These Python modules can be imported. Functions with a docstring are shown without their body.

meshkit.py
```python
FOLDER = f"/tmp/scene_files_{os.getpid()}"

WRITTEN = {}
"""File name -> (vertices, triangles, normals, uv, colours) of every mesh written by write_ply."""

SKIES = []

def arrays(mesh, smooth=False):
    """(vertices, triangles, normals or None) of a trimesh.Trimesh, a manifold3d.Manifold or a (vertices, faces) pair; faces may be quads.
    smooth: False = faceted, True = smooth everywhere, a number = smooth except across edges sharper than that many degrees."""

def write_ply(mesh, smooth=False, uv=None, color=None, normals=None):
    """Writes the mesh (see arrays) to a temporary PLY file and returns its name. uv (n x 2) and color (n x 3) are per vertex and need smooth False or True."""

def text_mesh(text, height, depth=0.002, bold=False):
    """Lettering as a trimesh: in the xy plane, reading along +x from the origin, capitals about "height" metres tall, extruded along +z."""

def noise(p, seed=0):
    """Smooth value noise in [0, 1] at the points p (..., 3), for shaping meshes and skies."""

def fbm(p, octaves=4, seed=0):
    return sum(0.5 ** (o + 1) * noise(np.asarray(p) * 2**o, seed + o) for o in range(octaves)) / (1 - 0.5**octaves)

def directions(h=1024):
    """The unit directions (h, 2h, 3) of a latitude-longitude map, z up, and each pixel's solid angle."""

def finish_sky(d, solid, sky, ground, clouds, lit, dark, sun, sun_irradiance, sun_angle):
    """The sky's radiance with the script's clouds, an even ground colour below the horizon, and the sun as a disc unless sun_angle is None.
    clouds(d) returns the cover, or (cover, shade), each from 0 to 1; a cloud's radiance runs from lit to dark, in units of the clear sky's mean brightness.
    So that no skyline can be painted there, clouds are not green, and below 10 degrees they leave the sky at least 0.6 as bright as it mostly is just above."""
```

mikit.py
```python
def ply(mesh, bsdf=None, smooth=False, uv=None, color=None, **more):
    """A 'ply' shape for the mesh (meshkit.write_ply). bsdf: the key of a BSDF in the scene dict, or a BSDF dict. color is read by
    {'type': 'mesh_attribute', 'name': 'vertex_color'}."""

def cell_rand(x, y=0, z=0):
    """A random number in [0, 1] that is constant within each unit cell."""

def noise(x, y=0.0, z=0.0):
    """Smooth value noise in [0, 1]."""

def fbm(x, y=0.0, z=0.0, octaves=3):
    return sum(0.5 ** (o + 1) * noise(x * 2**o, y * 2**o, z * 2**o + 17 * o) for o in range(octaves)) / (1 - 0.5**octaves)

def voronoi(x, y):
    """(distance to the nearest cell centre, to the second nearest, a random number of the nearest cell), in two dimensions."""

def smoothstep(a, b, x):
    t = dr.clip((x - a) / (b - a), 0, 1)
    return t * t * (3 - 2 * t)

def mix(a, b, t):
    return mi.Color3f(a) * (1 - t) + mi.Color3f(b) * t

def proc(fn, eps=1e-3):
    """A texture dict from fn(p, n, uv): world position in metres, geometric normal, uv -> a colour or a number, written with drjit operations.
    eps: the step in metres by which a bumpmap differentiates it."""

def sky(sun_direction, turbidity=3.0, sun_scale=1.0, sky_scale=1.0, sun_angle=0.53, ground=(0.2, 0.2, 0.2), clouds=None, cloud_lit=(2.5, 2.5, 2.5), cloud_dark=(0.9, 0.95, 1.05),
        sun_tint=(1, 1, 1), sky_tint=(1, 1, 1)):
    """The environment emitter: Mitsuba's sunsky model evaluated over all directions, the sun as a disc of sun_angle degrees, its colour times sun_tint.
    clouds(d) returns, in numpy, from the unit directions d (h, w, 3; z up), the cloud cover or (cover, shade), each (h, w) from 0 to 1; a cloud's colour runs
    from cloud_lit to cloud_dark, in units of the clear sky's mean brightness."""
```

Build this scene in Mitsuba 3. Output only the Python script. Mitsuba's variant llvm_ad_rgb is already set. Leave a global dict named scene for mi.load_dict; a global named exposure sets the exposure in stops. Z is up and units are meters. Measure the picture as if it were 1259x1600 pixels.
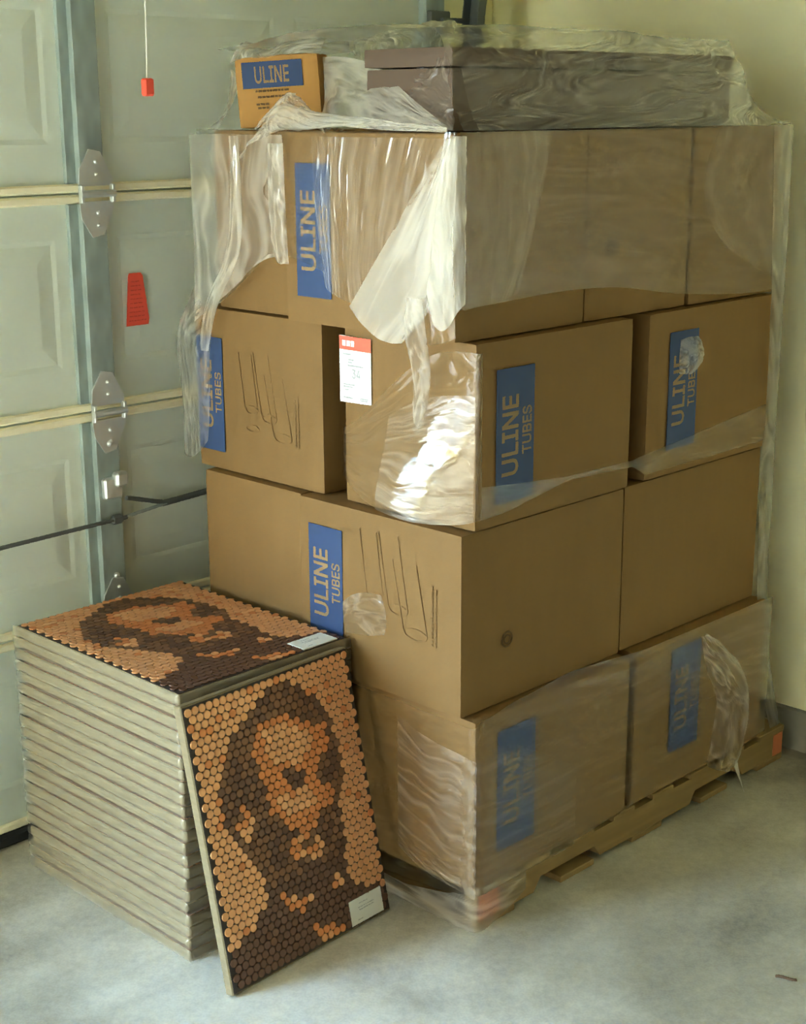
import math, random
import numpy as np, trimesh
import drjit as dr
import mitsuba as mi
import mikit, meshkit
from mikit import proc, fbm, noise, smoothstep, mix, voronoi, cell_rand
from scipy.interpolate import RectBivariateSpline

T = mi.ScalarTransform4f
random.seed(7)
rng = np.random.default_rng(7)
scene, labels = {}, {}

# ------------------------------------------------------------------ camera, sky, exposure
CAM = np.array([-2.2729, -2.0129, 1.797])
FWD = np.array([0.6873, 0.6772, -0.2602])
UPV = np.array([0.1899, 0.1805, 0.9655])
F_PX = 2351.2
scene['camera'] = {'type': 'perspective', 'fov_axis': 'x', 'fov': math.degrees(2 * math.atan(629.5 / F_PX)),
                   'near_clip': 0.05, 'far_clip': 200.0,
                   'to_world': T().look_at(origin=CAM.tolist(), target=(CAM + FWD).tolist(), up=UPV.tolist())}
scene['sky'] = mikit.sky((0.60, 0.55, 0.62), turbidity=4.0, sun_scale=1.0, sky_scale=15.0, sun_angle=0.6,
                         ground=(0.3, 0.3, 0.28), sky_tint=(1.07, 1.03, 0.92), sun_tint=(0.93, 1.0, 0.98))
exposure = 4.4

# ------------------------------------------------------------------ materials
def rgb(c): return {'type': 'rgb', 'value': [float(x) for x in c]}
def mat(name, base, rough=0.6, spec=0.3, metal=0.0, two=True, **kw):
    b = {'type': 'principled', 'base_color': base if isinstance(base, dict) else rgb(base), 'roughness': rough,
         'specular': spec, 'metallic': metal, **kw}
    scene[name] = {'type': 'twosided', 'bsdf': b} if two else b
    return name

def card_fn(p, n, uv):
    a = fbm(p.x * 5, p.y * 5, p.z * 3.5, 3)
    b = noise(p.x * 90, p.y * 90, p.z * 9)
    g = noise(p.x * 420, p.y * 420, p.z * 420)
    t = 0.86 + 0.2 * a + 0.05 * b + 0.07 * (g - 0.5)
    return mi.Color3f(0.178, 0.099, 0.033) * t
mat('cardboard', proc(card_fn), 0.75, 0.25)
mat('cardboard_tan', (0.36, 0.185, 0.05), 0.7, 0.25)
mat('cardboard_dark', (0.085, 0.055, 0.036), 0.65, 0.3)
mat('print_blue', (0.028, 0.052, 0.125), 0.6, 0.25)
mat('print_letter', (0.24, 0.155, 0.075), 0.7, 0.2)
mat('print_ink', (0.105, 0.062, 0.03), 0.8, 0.1)
mat('print_ink_faint', (0.170, 0.097, 0.038), 0.8, 0.1)
mat('paper_white', (0.66, 0.67, 0.62), 0.6, 0.2)
mat('paper_red', (0.95, 0.125, 0.075), 0.55, 0.2)
mat('paper_red_dark', (0.72, 0.075, 0.05), 0.55, 0.2)
mat('ink_grey', (0.32, 0.33, 0.32), 0.7, 0.1)
def wood_fn(p, n, uv):
    g = fbm(p.x * 6, p.y * 6, p.z * 60, 3)
    s = fbm(p.x * 3 + 5, p.y * 3, p.z * 8, 2)
    return mi.Color3f(0.23, 0.15, 0.06) * (0.65 + 0.35 * g + 0.25 * s)
mat('pallet_wood', proc(wood_fn), 0.75, 0.2)
mat('pallet_paint', (0.50, 0.16, 0.07), 0.7, 0.2)
def mdf_fn(p, n, uv):
    return mi.Color3f(0.175, 0.135, 0.070) * (0.85 + 0.25 * fbm(p.x * 25, p.y * 25, p.z * 160, 2))
mat('board_wood', proc(mdf_fn), 0.55, 0.35)
mat('coin_backing', (0.030, 0.022, 0.018), 0.5, 0.3)
COIN = ['coin_dark', 'coin_brown', 'coin_orange', 'coin_bright']
COINC = [(0.125, 0.060, 0.038), (0.19, 0.088, 0.045), (0.60, 0.215, 0.07), (0.70, 0.345, 0.155)]
for nme, c in zip(COIN, COINC): mat(nme, c, 0.42, 0.5, 0.45)
scene['coin_vertex'] = {'type': 'twosided', 'bsdf': {'type': 'principled', 'base_color': {'type': 'mesh_attribute', 'name': 'vertex_color'}, 'roughness': 0.42, 'specular': 0.5, 'metallic': 0.45}}

def wall_fn(p, n, uv):
    a = fbm(p.x * 2, p.y * 2, p.z * 2, 3)
    return mi.Color3f(0.85, 0.82, 0.53) * (0.95 + 0.08 * a)
scene['wall_relief'] = {'type': 'twosided', 'bsdf': {'type': 'bumpmap', 'arbitrary': proc(lambda p, n, uv: fbm(p.x * 70, p.y * 70, p.z * 70, 2) * 0.0008, 2e-3), 'scale': 1.0,
                        'bsdf': {'type': 'principled', 'base_color': proc(wall_fn), 'roughness': 0.7, 'specular': 0.25}}}
mat('ceiling_paint', (0.24, 0.21, 0.15), 0.9, 0.1)  # dark tone lowers the light bounced off the unseen ceiling
mat('white_paint', (0.55, 0.56, 0.52), 0.8, 0.2)
mat('bare_board', (0.17, 0.125, 0.075), 0.9, 0.1)
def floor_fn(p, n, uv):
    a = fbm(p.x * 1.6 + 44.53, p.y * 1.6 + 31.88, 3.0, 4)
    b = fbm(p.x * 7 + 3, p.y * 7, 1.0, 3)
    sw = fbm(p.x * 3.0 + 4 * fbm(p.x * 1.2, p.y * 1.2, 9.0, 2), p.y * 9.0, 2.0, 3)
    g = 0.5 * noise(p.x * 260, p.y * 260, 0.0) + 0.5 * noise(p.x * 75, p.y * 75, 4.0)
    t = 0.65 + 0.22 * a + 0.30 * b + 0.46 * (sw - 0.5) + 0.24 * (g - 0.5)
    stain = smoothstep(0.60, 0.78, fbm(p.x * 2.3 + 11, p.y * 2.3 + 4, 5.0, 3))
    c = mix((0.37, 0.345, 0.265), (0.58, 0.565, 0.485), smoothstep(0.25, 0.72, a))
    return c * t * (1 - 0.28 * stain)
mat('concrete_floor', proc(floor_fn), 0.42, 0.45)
def curb_fn(p, n, uv):
    return mi.Color3f(0.30, 0.285, 0.22) * (0.7 + 0.5 * fbm(p.x * 14, p.y * 14, p.z * 14, 3))
mat('concrete_curb', proc(curb_fn), 0.85, 0.2)
def door_fn(p, n, uv):
    a = fbm(p.x * 3, 0.0, p.z * 3, 3)
    return mi.Color3f(0.70, 0.76, 0.66) * (0.94 + 0.1 * a)
mat('door_paint', proc(door_fn), 0.5, 0.35)
mat('door_rail', (0.90, 0.84, 0.60), 0.85, 0.08)
def galv_fn(p, n, uv):
    a = fbm(p.x * 40, p.y * 40, p.z * 14, 2)
    return mi.Color3f(0.33, 0.40, 0.375) * (0.7 + 0.55 * a)
mat('steel_stile', proc(galv_fn), 0.6, 0.35, 0.25)
mat('steel_bright', (0.66, 0.70, 0.69), 0.36, 0.6, 0.6)
mat('steel_dark', (0.13, 0.15, 0.15), 0.45, 0.5, 0.5)
mat('rubber', (0.022, 0.024, 0.026), 0.6, 0.3)
mat('cord_white', (0.75, 0.75, 0.68), 0.7, 0.2)
mat('asphalt', (0.34, 0.33, 0.30), 0.9, 0.1)
mat('twig_brown', (0.10, 0.06, 0.035), 0.8, 0.2)

# stretch film: a clear thin sheet with a share of milky haze; u of the mesh holds that share (more where the film is creased or doubled)
scene['film'] = {'type': 'blendbsdf', 'weight': proc(lambda p, n, uv: dr.clip(uv.x, 0.0, 1.0)),
                 'a': {'type': 'thindielectric', 'int_ior': 1.22},
                 'b': {'type': 'principledthin', 'base_color': rgb((0.86, 0.83, 0.74)), 'roughness': 0.20, 'diff_trans': 0.85, 'eta': 1.5, 'spec_trans': 0.0}}
FILM = {'film_clear': (0.001, 0.017, 0.58), 'film_crease': (0.008, 0.20, 0.72), 'film_light': (0.028, 0.15, 0.58), 'film_haze': (0.09, 0.26, 0.50), 'film_veil': (0.20, 0.30, 0.50), 'film_dense': (0.38, 0.22, 0.50)}
def haze(r, kind):
    a, b, t0 = FILM[kind]
    t = np.clip((r - t0) / 0.40, 0, 1)
    return a + b * t * t * (3 - 2 * t)

# ------------------------------------------------------------------ mesh helpers
def cbox(x0, x1, y0, y1, z0, z1, c=0.003):
    """box with chamfered edges"""
    c = min(c, (x1 - x0) / 2.1, (y1 - y0) / 2.1, (z1 - z0) / 2.1)
    pts = []
    for x, sx in ((x0, 1), (x1, -1)):
        for y, sy in ((y0, 1), (y1, -1)):
            for z, sz in ((z0, 1), (z1, -1)):
                pts += [(x + sx * c, y + sy * c, z), (x + sx * c, y, z + sz * c), (x, y + sy * c, z + sz * c)]
    return trimesh.convex.convex_hull(np.array(pts))
def join(ms): return trimesh.util.concatenate([m for m in ms])
def cyl(p0, p1, r, n=10):
    p0, p1 = np.array(p0, float), np.array(p1, float)
    return trimesh.creation.cylinder(radius=r, segment=np.array([p0, p1]), sections=n)
def tube(points, r, n=8):
    from scipy.interpolate import splprep, splev
    p = np.array(points, float)
    if len(p) > 3:
        tck, _ = splprep(p.T, s=0); p = np.array(splev(np.linspace(0, 1, len(points) * 6), tck)).T
    return join([cyl(a, b, r, n) for a, b in zip(p[:-1], p[1:])] + [trimesh.creation.icosphere(1, r).apply_translation(q) for q in p])
USED = {}
def key(name):
    k = USED.get(name, -1) + 1; USED[name] = k
    return name if k == 0 else f'{name}_{k:03d}'
def add(name, mesh, m, label=None, cat=None, group=None, kind=None, smooth=False, parent=None, to_world=None, shape=None, **kw):
    k = key((parent + '__' if parent else '') + name)
    d = shape if shape is not None else mikit.ply(mesh, m, smooth, **kw)
    scene[k] = {**d, 'to_world': to_world} if to_world is not None else d
    note(k, label, cat, group, kind)
    return k
def note(k, label=None, cat=None, group=None, kind=None):
    e = {a: b for a, b in (('label', label), ('category', cat), ('group', group), ('kind', kind)) if b}
    if e: labels[k] = e
def thing(name, label, cat, group=None, kind=None):
    k = key(name); note(k, label, cat, group, kind); return k
def frame(o, r, u):
    """matrix taking local x, y, z to r, u, r x u at o"""
    r, u = np.array(r, float), np.array(u, float)
    M = np.eye(4); M[:3, 0] = r; M[:3, 1] = u; M[:3, 2] = np.cross(r, u); M[:3, 3] = o
    return M

def carton_mesh(x0, x1, y0, y1, z0, z1, seed, amp=0.0022, step=0.03):
    """a corrugated carton: softly rounded edges, slightly bowed and dented faces"""
    n = [max(2, int(round((b - a) / step))) for a, b in ((x0, x1), (y0, y1), (z0, z1))]
    lin = [np.linspace(-1, 1, k + 1) for k in n]
    V, Fc = [], []
    for ax in range(3):
        a1, a2 = (ax + 1) % 3, (ax + 2) % 3
        for s in (-1, 1):
            g1, g2 = np.meshgrid(lin[a1], lin[a2], indexing='ij')
            P = np.zeros(g1.shape + (3,)); P[..., ax] = s; P[..., a1] = g1; P[..., a2] = g2
            b = sum(len(v) for v in V); V.append(P.reshape(-1, 3))
            i, j = np.meshgrid(np.arange(n[a1]), np.arange(n[a2]), indexing='ij')
            w = n[a2] + 1
            q = np.stack([i * w + j, (i + 1) * w + j, (i + 1) * w + j + 1, i * w + j + 1], -1).reshape(-1, 4) + b
            Fc.append(q if s > 0 else q[:, ::-1])
    P = np.vstack(V); Fc = np.vstack(Fc)
    half = np.array([x1 - x0, y1 - y0, z1 - z0]) / 2; cen = np.array([x0 + x1, y0 + y1, z0 + z1]) / 2
    W = P * half
    r = 0.006
    core = np.clip(W, -(half - r), half - r)
    d = W - core; ln = np.linalg.norm(d, axis=1, keepdims=True)
    W = np.where(ln > 1e-9, core + d / np.maximum(ln, 1e-9) * np.minimum(ln, r), W)
    bow = (1 - P ** 2)
    disp = np.zeros_like(W)
    for ax in range(2):
        on = (np.abs(P[:, ax]) > 0.999)
        a1, a2 = (ax + 1) % 3, (ax + 2) % 3
        nz = meshkit.fbm((W + cen) * 7 + seed * 3.1, 3) - 0.5
        disp[:, ax] += on * np.sign(P[:, ax]) * amp * bow[:, a1] * bow[:, a2] * (0.9 + 3 * nz)
    m = trimesh.Trimesh(W + disp + cen, np.vstack([Fc[:, :3], Fc[:, [0, 2, 3]]]), process=False)
    m.merge_vertices(); m.update_faces(m.nondegenerate_faces())
    return m

def fit_text(text, w, h, depth=0.0006):
    m = meshkit.text_mesh(text, 0.05, depth, bold=True)
    lo, hi = m.bounds
    m.apply_translation([-lo[0], -lo[1], 0]); m.apply_scale([w / (hi[0] - lo[0]), h / (hi[1] - lo[1]), 1])
    return m
def plate(w, h, d):
    return trimesh.creation.box((w, h, d)).apply_translation([w / 2, h / 2, d / 2])
def ring(cx, cy, rx, ry, wd, d=0.0006, n=28):
    a = np.linspace(0, 2 * np.pi, n, endpoint=False)
    o = np.stack([cx + rx * np.cos(a), cy + ry * np.sin(a)], 1); i_ = np.stack([cx + (rx - wd) * np.cos(a), cy + (ry - wd) * np.sin(a)], 1)
    v = np.vstack([np.c_[o, np.full(n, d)], np.c_[i_, np.full(n, d)], np.c_[o, np.zeros(n)], np.c_[i_, np.zeros(n)]])
    k = np.arange(n); l = (k + 1) % n
    f = np.vstack([np.stack([k, l, l + n], 1), np.stack([k, l + n, k + n], 1), np.stack([k + 2 * n, l, k], 1), np.stack([k + 2 * n, l + 2 * n, l], 1),
                   np.stack([k + n, l + n, k + 3 * n], 1), np.stack([l + n, l + 3 * n, k + 3 * n], 1)])
    return trimesh.Trimesh(v, f, process=False)

# ------------------------------------------------------------------ setting
XW, YD = 1.36, 1.127
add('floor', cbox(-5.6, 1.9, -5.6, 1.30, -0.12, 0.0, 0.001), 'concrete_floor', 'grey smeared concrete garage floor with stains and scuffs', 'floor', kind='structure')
add('driveway', cbox(-12, 8, 1.30, 24, -0.14, -0.02, 0.001), 'asphalt', 'pale driveway outside the open bay', 'driveway', kind='structure')
wr = join([cbox(XW, XW + 0.14, -5.6, 1.30, 0.132, 2.75, 0.004)])
add('wall_right', wr, 'wall_relief', 'pale yellow painted side wall behind the pallet', 'wall', kind='structure')
# concrete stem wall under the drywall with an uneven top
yy = np.linspace(-5.6, 1.127, 180)
top = 0.128 + 0.006 * (meshkit.fbm(np.stack([yy * 9, yy * 0, yy * 0], 1), 3) - 0.5)
V = []
for y, t in zip(yy, top): V += [(XW + 0.012, y, 0), (XW + 0.008, y, t - 0.006), (XW + 0.014, y, t), (XW + 0.14, y, t)]
V = np.array(V); Q = []
for i in range(len(yy) - 1):
    for j in range(3): Q.append([4 * i + j, 4 * i + j + 1, 4 * i + 5 + j, 4 * i + 4 + j])
add('trim_1', (V, np.array(Q)[:, ::-1]), 'concrete_curb', 'low rough concrete curb along the foot of the yellow wall', 'curb', kind='structure')
add('wall_back', cbox(-5.6, XW + 0.14, -5.74, -5.6, 0, 2.75), 'bare_board', 'bare brown board back wall of the garage', 'wall', kind='structure')
add('wall_left', cbox(-5.04, -4.9, -5.74, 1.30, 0, 2.75), 'white_paint', 'plain white far side wall of the garage', 'wall', kind='structure')
DX0, DX1, DH = -1.45, 1.085, 2.131
OX0, OX1 = -4.5, -1.95
front = join([cbox(-4.95, OX0, YD + 0.045, 1.30, 0, 2.75), cbox(OX1, DX0, YD + 0.045, 1.30, 0, 2.75), cbox(DX1 - 0.03, XW, YD + 0.045, 1.30, 0, 2.75),
              cbox(OX0, OX1, YD + 0.045, 1.30, 2.15, 2.75), cbox(DX0, DX1, YD + 0.045, 1.30, 2.12, 2.75)])
add('wall_front', front, 'wall_relief', 'yellow wall around the garage doors', 'wall', kind='structure')
add('ceiling', cbox(-5.74, XW + 0.14, -5.74, 1.30, 2.75, 2.85), 'ceiling_paint', 'plain dark garage ceiling', 'ceiling', kind='structure')

# garage door: four sections of stamped panels, rails, stile, hinges, lock
door = thing('door_1', 'closed pale green-grey sectional garage door seen from inside', 'garage door', kind='structure')
S = 0.5327
def raised(x0, x1, z0, z1, b, h, y=YD):
    """stamped panel: four bevels rising to a flat field, towards -y"""
    o = np.array([(x0, y, z0), (x1, y, z0), (x1, y, z1), (x0, y, z1)]); q = 0.012
    g = np.array([(x0 + q, y + 0.0025, z0 + q), (x1 - q, y + 0.0025, z0 + q), (x1 - q, y + 0.0025, z1 - q), (x0 + q, y + 0.0025, z1 - q)])
    i_ = np.array([(x0 + b, y - h, z0 + b), (x1 - b, y - h, z0 + b), (x1 - b, y - h, z1 - b), (x0 + b, y - h, z1 - b)])
    v = np.vstack([o, g, i_]); f = []
    for s in (0, 4):
        for k in range(4):
            l = (k + 1) % 4; f.append([s + k, s + l, s + 4 + l, s + 4 + k])
    f.append([8, 9, 10, 11])
    return v, np.array(f)
PX = [(-1.36, -0.88), (-0.80, -0.265), (-0.090, 0.44), (0.51, 0.975)]
def section_mesh(z0, z1):
    """sheet with rectangular holes where the stamped panels sit, plus sides"""
    xs = sorted([DX0, DX1] + [v for a in PX for v in a]); zs = [z0, z0 + 0.115, z1 - 0.105, z1]
    v, f = [], []
    for i in range(len(xs) - 1):
        for j in range(3):
            if j == 1 and any(abs(xs[i] - a) < 1e-6 for a, b in PX): continue
            k = len(v); v += [(xs[i], YD, zs[j]), (xs[i + 1], YD, zs[j]), (xs[i + 1], YD, zs[j + 1]), (xs[i], YD, zs[j + 1])]
            f.append([k, k + 1, k + 2, k + 3])
    k = len(v)
    v += [(DX0, YD + 0.04, z0), (DX1, YD + 0.04, z0), (DX1, YD + 0.04, z1), (DX0, YD + 0.04, z1)]
    f.append([k + 3, k + 2, k + 1, k])
    v += [(DX0, YD, z0), (DX1, YD, z0), (DX1, YD, z1), (DX0, YD, z1)]
    m = k + 4
    for a in range(4):
        b = (a + 1) % 4; f.append([k + a, k + b, m + b, m + a])
    return np.array(v), np.array(f)
for s in range(4):
    z0, z1 = s * S + (0.035 if s == 0 else 0.0008), (s + 1) * S - 0.0008
    sec = add('section', section_mesh(z0, z1), 'door_paint', parent=door)
    for a, b in PX:
        add('raised_panel', raised(a, b, z0 + 0.115, z1 - 0.105, 0.055, 0.0032), 'door_paint', parent=sec)
    # cream rails at the joint
    if s < 3: add('top_rail', cbox(DX0, DX1, YD - 0.012, YD + 0.002, z1 - 0.0225, z1 - 0.0025, 0.004), 'door_rail', parent=sec)
    add('bottom_rail', cbox(DX0, DX1, YD - 0.012, YD + 0.002, z0 + 0.0025, z0 + 0.0225, 0.004), 'door_rail', parent=sec)
for s in (1, 2, 3): add('seam_light_block', cbox(DX0, DX1, YD + 0.040, YD + 0.0445, s * S - 0.02, s * S + 0.02, 0.001), 'rubber', parent=door)  # added unseen strips behind the joints, stopping light through the gaps
add('rubber_seal', cbox(DX0, DX1, YD - 0.02, YD + 0.03, 0.0, 0.036, 0.008), 'rubber', parent=door)
SX0, SX1 = -0.229, -0.135
st = []
for s in range(4):
    a, b = s * S + 0.024, (s + 1) * S - 0.024
    st.append(cbox(SX0 + 0.026, SX1, YD - 0.030, YD + 0.002, a, b, 0.0015))
    st.append(cbox(SX0, SX0 + 0.028, YD - 0.012, YD + 0.002, a, b, 0.001))
for m in st: add('stile', m, 'steel_stile', parent=door)
for s in range(4):
    a, b = s * S + 0.024, (s + 1) * S - 0.024
    add('end_stile', cbox(0.985, 1.068, YD - 0.028, YD + 0.002, a, b, 0.004), 'steel_stile', parent=door)
def hinge_mesh(x, zc):
    y = YD - 0.031
    def leaf(s):
        o = np.array([(-0.045, 0.018), (0.050, 0.018), (0.052, 0.035), (0.020, 0.098), (-0.012, 0.104), (-0.040, 0.06)])
        o = o * [1, s]
        if s < 0: o = o[::-1]
        from shapely.geometry import Polygon
        m = trimesh.creation.extrude_polygon(Polygon(o), 0.004, engine='earcut')
        m.apply_transform(frame([x, y + 0.002, zc], [1, 0, 0], [0, 0, 1])); return m
    k = cyl((x - 0.045, y - 0.008, zc), (x + 0.052, y - 0.008, zc), 0.009)
    sides = [cbox(x - 0.045, x - 0.036, y - 0.012, y + 0.003, zc - 0.022, zc + 0.022, 0.002), cbox(x + 0.043, x + 0.052, y - 0.012, y + 0.003, zc - 0.022, zc + 0.022, 0.002)]
    return join([leaf(1), leaf(-1), k] + sides)
for zc in (S, 2 * S, 3 * S):
    h = add('hinge', hinge_mesh(-0.165, zc), 'steel_bright', parent=door)
    for dz in (-0.075, -0.045, 0.045, 0.075):
        add('bolt', trimesh.creation.icosphere(1, 0.0055).apply_translation([-0.160, YD - 0.034, zc + dz]), 'steel_bright', parent=h, smooth=True)
for zc in (S, 2 * S, 3 * S): add('hinge', hinge_mesh(1.02, zc), 'steel_bright', parent=door)
# roller bracket on the upper edge of the door, roller in the track
add('roller_bracket', join([cbox(0.99, 1.075, YD - 0.045, YD - 0.026, 2.005, 2.06, 0.004), cyl((1.03, YD - 0.05, 2.035), (1.125, YD - 0.05, 2.035), 0.007)]), 'steel_dark', parent=door)
# lock: plate, handle, bars
lk = add('lock_plate', join([cbox(-0.195, -0.140, YD - 0.048, YD - 0.028, 0.845, 0.900, 0.005), cbox(-0.165, -0.128, YD - 0.058, YD - 0.030, 0.875, 0.912, 0.006)]), 'steel_bright', parent=door)
add('lock_handle', cbox(-0.176, -0.140, YD - 0.046, YD - 0.028, 0.776, 0.800, 0.006), 'steel_dark', parent=lk)
add('lock_bar', cyl((-1.40, YD - 0.040, 0.770), (-0.13, YD - 0.040, 0.789), 0.0055), 'steel_dark', parent=door)
add('lock_bar', cyl((-0.01, YD - 0.030, 0.800), (0.98, YD - 0.030, 0.842), 0.0085), 'steel_dark', parent=door)
add('lock_link', cyl((-0.125, YD - 0.036, 0.838), (0.0, YD - 0.032, 0.801), 0.006), 'steel_dark', parent=door)
add('lock_bar', cyl((-0.13, YD - 0.036, 0.789), (0.0, YD - 0.034, 0.800), 0.0045), 'steel_stile', parent=door)
for dz in (0.985, 0.64): add('bolt', trimesh.creation.icosphere(1, 0.008).apply_translation([-0.165, YD - 0.033, dz]), 'steel_bright', parent=door, smooth=True)

# track: vertical channel curving into the room
pth = [(YD - 0.075, z) for z in np.linspace(0.03, 2.02, 12)] 
for a in np.linspace(0.08, np.pi / 2, 12): pth.append((YD - 0.075 - 0.32 * (1 - math.cos(a)), 2.02 + 0.32 * math.sin(a)))
for t in np.linspace(0.2, 2.4, 6): pth.append((YD - 0.075 - 0.32 - t, 2.34))
pth = np.array(pth)
prof = np.array([(-0.004, -0.030), (0.028, -0.030), (0.028, 0.030), (-0.004, 0.030), (-0.004, 0.026), (0.024, 0.026), (0.024, -0.026), (-0.004, -0.026)])  # x, across
tg = np.gradient(pth, axis=0); tg /= np.linalg.norm(tg, axis=1, keepdims=True)
V = []
for (y, z), (ty, tz) in zip(pth, tg):
    for a, b in prof: V.append((1.125 + a, y + b * tz, z - b * ty))
Q = []; n = len(prof)
for i in range(len(pth) - 1):
    for j in range(n): Q.append([i * n + j, i * n + (j + 1) % n, (i + 1) * n + (j + 1) % n, (i + 1) * n + j])
tr = thing('door_track', 'dark steel roller track curving up beside the garage door', 'door track')
add('channel', (np.array(V), np.array(Q)), 'steel_dark', parent=tr)
for z in (0.5, 1.2, 1.9): add('bracket', cbox(1.115, 1.155, YD - 0.09, YD + 0.043, z, z + 0.04, 0.003), 'steel_dark', parent=tr)
add('bracket', cbox(1.12, XW - 0.004, 0.72 - 0.02, 0.72 + 0.02, 2.345, 2.385, 0.003), 'steel_dark', parent=tr)

# pull cord with red tag, warning tag
cd = thing('pull_cord', 'thin white cord with a small red pull tag hanging before the door', 'pull cord')
add('cord', tube([(-0.10, 0.95, 2.74), (-0.099, 0.95, 2.3), (-0.098, 0.95, 2.04), (-0.103, 0.95, 1.862)], 0.0022, 6), 'cord_white', parent=cd, label='thin white cord')
add('tag', cbox(-0.1165, -0.0885, 0.941, 0.959, 1.822, 1.862, 0.004), 'paper_red', parent=cd, label='small red plastic tag')
from shapely.geometry import Polygon
wt = thing('warning_tag', 'bright red tapered paper tag hanging on the door beside the stile', 'tag')
o = np.array([(-0.030, -0.065), (0.037, -0.065), (0.040, -0.05), (0.026, 0.058), (0.020, 0.066), (-0.014, 0.066), (-0.018, 0.060)])
m = trimesh.creation.extrude_polygon(Polygon(o), 0.0012, engine='earcut'); m.apply_transform(frame([-0.048, YD - 0.008, 1.332], [1, 0, 0], [0, 0, 1]))
add('paper', m, 'paper_red', parent=wt)
ln = []
for i in range(10):
    z = 0.045 - i * 0.0108; w = 0.012 + 0.012 * (0.045 - z) / 0.1
    x = -w
    while x < w * 1.1:
        l = rng.uniform(0.004, 0.012); ln.append(trimesh.creation.box((l, 0.0022, 0.0004)).apply_translation([x + l / 2 + 0.002, z, 0.0015])); x += l + 0.003
m = join(ln); m.apply_transform(frame([-0.048, YD - 0.008, 1.332], [1, 0, 0], [0, 0, 1]))
add('print', m, 'paper_red_dark', parent=wt)

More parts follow.
